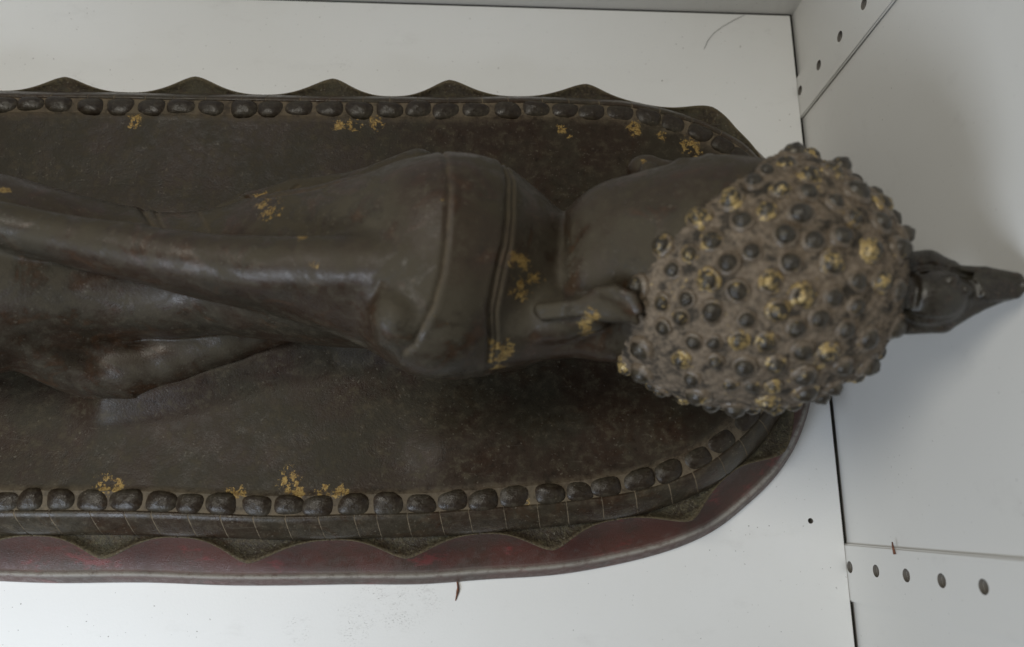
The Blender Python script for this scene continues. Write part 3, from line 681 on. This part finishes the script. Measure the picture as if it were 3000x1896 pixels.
def hair_mat(name, curl):
    k = NT(name)
    n1 = k.noise(0.12 if not curl else 0.25, 5, 0.7); n2 = k.noise(0.45, 5, 0.7)
    dark = k.mix(k.ramp(n1, 0.4, 0.65), (0.026, 0.020, 0.013), (0.060, 0.050, 0.034))
    dustc = k.mix(k.ramp(n2, 0.35, 0.65), (0.195, 0.150, 0.106), (0.105, 0.078, 0.053))
    oi = k.n('ShaderNodeObjectInfo')
    if curl:
        s = k.n('ShaderNodeSeparateXYZ'); k.l(k.co, s.inputs[0])
        low = k.math('ADD', k.ramp(s.outputs[2], 3.6, 0.4), k.math('MULTIPLY', k.math('SUBTRACT', n2, 0.5), 0.9))
        col = k.mix(k.ramp(low, 0.22, 0.85, 0.0, 0.85), dark, dustc)
        lo = k.n('ShaderNodeVectorMath', operation='SCALE'); k.l(oi.outputs['Location'], lo.inputs[0]); lo.inputs[3].default_value = 1700
        v = k.n('ShaderNodeVectorMath', operation='ADD'); k.l(k.co, v.inputs[0]); k.l(lo.outputs[0], v.inputs[1])
        g = k.math('ADD', k.ramp(oi.outputs['Random'], 0.0, 1.0, -0.06, 0.30), k.math('MULTIPLY', k.math('SUBTRACT', k.noise(0.2, 4, 0.75, vec=v.outputs[0]), 0.5), 1.6))
    else:
        col = k.mix(k.ramp(n1, 0.36, 0.56), dark, dustc)
        g = k.math('MULTIPLY', k.math('SUBTRACT', k.noise(0.06, 5, 0.75), 0.5), 2.2)
    gm = k.ramp(g, 0.27, 0.40)
    gc = k.mix(k.ramp(k.noise(0.7, 3, 0.6), 0.4, 0.65), (0.46, 0.335, 0.135), (0.24, 0.16, 0.06))
    col = k.mix(k.math('MULTIPLY', gm, 0.9), col, gc)
    return k.out(col, k.ramp(gm, 0, 1, 0.32 if curl else 0.85, 0.35), k.math('MULTIPLY', gm, 0.3), k.bump(n2, 0.4, 0.0008), 0.5)
M_cap = hair_mat('dusty_hair', False); M_curl = hair_mat('curl_bronze', True)
hair = part('hair', make_mesh('hair', V, F), M_cap)

def curl_mesh(name, seed):
    r = np.random.default_rng(seed); V, F = [], []; nu = 20
    prof = [(a * 1.16, z * 0.80) for (a, z) in ((6.4, -2.5), (6.2, -0.2), (5.8, 1.1), (5.1, 1.9), (4.6, 2.0), (4.3, 2.5), (4.05, 3.6), (3.5, 4.8), (2.7, 5.6), (2.0, 5.85), (1.7, 6.1), (1.2, 6.6), (0.5, 6.9))]
    ph = r.uniform(0, 6.28)
    for (a, z) in prof:
        for j in range(nu):
            b = 2 * math.pi * j / nu; f = (b + ph) % (2 * math.pi) / (2 * math.pi)
            V.append((a * math.cos(b) * (1 + .05 * math.sin(2 * b + ph)), a * math.sin(b) * (1 + .05 * math.sin(3 * b)), z + (0.55 * (f - .5) if z > 0.5 else 0)))
    V.append((0, 0, 5.56)); m = len(prof)
    for i in range(m - 1):
        for j in range(nu): jj = (j + 1) % nu; F.append((i * nu + j, i * nu + jj, (i + 1) * nu + jj, (i + 1) * nu + j))
    for j in range(nu): F.append(((m - 1) * nu + j, (m - 1) * nu + (j + 1) % nu, m * nu))
    me = make_mesh(name, V, F); me.materials.append(M_curl); return me
curl_meshes = [curl_mesh('hair_curl', q) for q in range(6)]
seen = [(0.018, 0.200, 0.980), (-0.153, 0.128, 0.980), (0.247, 0.160, 0.956), (-0.359, 0.004, 0.933), (-0.104, -0.110, 0.988), (0.127, -0.005, 0.992), (0.316, -0.045, 0.948), (0.504, -0.000, 0.864), (-0.262, -0.176, 0.949), (0.143, -0.205, 0.968), (0.423, -0.196, 0.885), (0.012, -0.329, 0.944), (-0.399, -0.271, 0.876), (-0.209, -0.370, 0.905), (0.224, -0.417, 0.881), (0.424, -0.414, 0.805), (0.586, -0.291, 0.756), (-0.530, -0.366, 0.765), (0.055, -0.512, 0.857), (-0.373, -0.477, 0.796), (-0.152, -0.555, 0.818), (0.571, -0.440, 0.693), (0.329, -0.546, 0.771), (0.175, -0.612, 0.771), (-0.197, -0.672, 0.714), (-0.019, -0.694, 0.720), (0.224, -0.740, 0.634), (0.504, -0.589, 0.632), (0.056, -0.817, 0.573), (-0.154, -0.814, 0.561), (0.247, -0.859, 0.449), (0.136, 0.365, 0.921), (0.683, -0.073, 0.727), (0.592, 0.146, 0.792), (0.490, 0.266, 0.830), (0.218, 0.634, 0.742), (0.356, 0.493, 0.794), (-0.039, 0.457, 0.888), (0.318, 0.336, 0.886), (0.439, 0.158, 0.884), (-0.506, -0.066, 0.860), (-0.614, -0.153, 0.774), (-0.671, -0.348, 0.654), (-0.563, -0.469, 0.680), (-0.359, -0.660, 0.660), (-0.484, -0.624, 0.613), (-0.343, -0.761, 0.551), (-0.661, -0.492, 0.566), (-0.548, -0.696, 0.464), (-0.476, -0.807, 0.351), (-0.092, -0.918, 0.385), (0.054, -0.922, 0.384), (0.294, -0.928, 0.229), (-0.238, -0.896, 0.375), (0.395, -0.732, 0.556), (0.657, -0.601, 0.456), (0.508, -0.773, 0.379), (0.064, 0.559, 0.827)]
fin_dir = np.array((0.995, -0.10, 0.0))
dirs = []
for d in seen:
    d = np.array(d, float); d /= np.linalg.norm(d)
    if all(np.dot(d, e) < math.cos(0.135) for e in dirs): dirs.append(d)
for q in range(6000):                                    # fill the rest of the head with the same spacing
    d = nrng.normal(size=3); d /= np.linalg.norm(d)
    if in_hair(d) and np.dot(d, fin_dir) < math.cos(0.36) and all(np.dot(d, e) < math.cos(0.205) for e in dirs): dirs.append(d)
for i, d in enumerate(dirs):
    if np.dot(d, fin_dir) > math.cos(0.27): continue
    p, n = cap_point(d)
    near = sorted(math.acos(min(1, float(np.dot(d, e)))) for e in dirs)[1] * 57
    o = link('hair_curl', curl_meshes[i % 6], None, hair)
    sc = min(1.0, max(0.62, near / 14.0)) * rng.uniform(0.88, 1.04)
    o.location = (p - n * 0.2) * MM
    tl = Vector(n) + Vector((rng.uniform(-.12, .12), rng.uniform(-.12, .12), rng.uniform(-.12, .12)))
    o.rotation_euler = (tl.to_track_quat('Z', 'Y') @ Vector((0, 0, 1)).rotation_difference(Vector((0, 0, 1)))).to_euler()
    o.rotation_euler.rotate_axis('Z', rng.uniform(0, 6.28))
    o.scale = (sc * rng.uniform(0.93, 1.07), sc, sc * rng.uniform(0.85, 1.15))

# finial on the crown
gx = grid_axis([(158, 240, 0.7)]); gy = grid_axis([(66, 128, 0.7)]); gz = grid_axis([(146, 222, 0.7)])
Fn = Field(gx, gy, gz)
Fn.chain([(174, 95, 174, 14), (190, 96, 180, 12.5), (206, 97, 184, 9.5), (221.5, 96.8, 188, 6.2)], 3, (1, 1, 1.2))
Fn.ell((189, 93, 183), (17, 13, 14), 2.5, HM)
Fn.ell((174, 94, 179), (8, 15, 14), 1.5, HM)
Fn.chain([(181, 107.5, 180, 7.2), (192, 108, 183, 6.8), (200, 105.5, 186, 4)], 1.0)
Fn.chain([(182, 82, 177, 4.2), (196, 82.5, 181, 4.6), (209, 88.5, 185, 2.8), (218, 91.5, 188, 2)], 1.0)
Fn.chain([(198, 104.5, 189, 1.9), (212, 103.2, 191, 1.9), (224, 100.2, 193, 1.7), (227, 96, 193, 1.5), (223, 92, 192, 1.5), (212, 91, 191, 1.7), (204, 94, 192, 2)], 0.8)
Fn.chain([(206, 99, 190.5, 1.6), (216, 98, 192, 1.5)], 0.8); Fn.ell((193, 97, 196.5), (3, 3, 2), 1.0); Fn.ell((199, 93, 195.5), (2.4, 2.4, 2), 1.0)
ring = [(189 + 17.0 * math.cos(a), 93 + 12.8 * math.sin(a), 189.5 + 3.0 * math.cos(a), 1.7) for a in np.linspace(0, 2 * math.pi, 22)]
Fn.chain(ring, 0.8, cut=True)
Fn.chain([(179, 104, 190, 1.4), (179, 94, 194, 1.6), (178, 84, 190, 1.4)], 0.8, cut=True)
Fn.chain([(184, 100.8, 191, 1.5), (197, 102, 190, 1.5), (209, 100.5, 190, 1.3)], 0.8, cut=True)
Vf, Qf = surface_nets(Fn.D, gx, gy, gz); Vf = relax(Vf, Qf, 5)
M_fin = bronze('finial_bronze', (0.013, 0.009, 0.006), (0.017, 0.015, 0.010), scale=3, dust_up=0.28, speck=0.3, rough=(0.22, 0.4), relief=0.25)
part('finial', fast_mesh('finial', Vf, Qf), M_fin)

# ------------------------------------------------------------------ litter on the shelf
def tube_mesh(name, pts, r, seg=8):
    pts = np.array(pts, float); V, F = [], []
    for i, q in enumerate(pts):
        t = pts[min(i + 1, len(pts) - 1)] - pts[max(i - 1, 0)]; t /= np.linalg.norm(t)
        a = np.cross(t, (0.3, 0.2, 0.9)); a /= np.linalg.norm(a); b = np.cross(t, a); rr = r[i] if hasattr(r, '__len__') else r
        for j in range(seg): V.append(q + rr * (a * math.cos(6.2832 * j / seg) + b * math.sin(6.2832 * j / seg)))
    for i in range(len(pts) - 1):
        for j in range(seg): jj = (j + 1) % seg; F.append((i * seg + j, i * seg + jj, (i + 1) * seg + jj, (i + 1) * seg + j))
    F.append(tuple(range(seg))[::-1]); F.append(tuple((len(pts) - 1) * seg + j for j in range(seg)))
    return make_mesh(name, V, F)
def tag(o, label, cat, group=None):
    o['label'] = label; o['category'] = cat
    if group: o['group'] = group
kt = NT('dry_wood'); M_twig = kt.out(kt.mix(kt.ramp(kt.noise(0.8, 4, 0.6), 0.4, 0.6), (0.20, 0.075, 0.035), (0.10, 0.038, 0.02)), 0.7)
kh = NT('hair_fibre'); M_fib = kh.out((0.05, 0.045, 0.04), 0.5)
o = link('dry_twig', tube_mesh('dry_twig', [(-18.6, -38.2, 0.9), (-18.7, -41.3, 0.9), (-18.1, -44.7, 1.0), (-18.3, -46.7, 1.1), (-18.8, -49.3, 0.9), (-19.5, -52.5, 0.7)], [0.55, 0.5, 0.6, 0.85, 0.5, 0.25]), M_twig)
tag(o, 'thin reddish dry twig lying on the shelf by the red foot of the statue', 'twig')
o = link('twig_stub', tube_mesh('twig_stub', [(229.2, -19.8, 59.6), (228.9, -16.5, 59.4), (228.8, -13.2, 59.3)], [0.75, 0.6, 0.35]), M_twig)
tag(o, 'short brown splinter caught in the side panel joint above the lower row of holes', 'splinter')
o = link('loose_hair', tube_mesh('loose_hair', [(193.2, 379.2, 0.4), (184.4, 374.2, 0.5), (175.6, 368.4, 0.6), (168.6, 362.4, 0.6), (163.2, 355.5, 0.5), (159.8, 347.9, 0.4)], 0.14, 5), M_fib)
tag(o, 'single curved dark hair on the shelf near the back corner', 'hair')
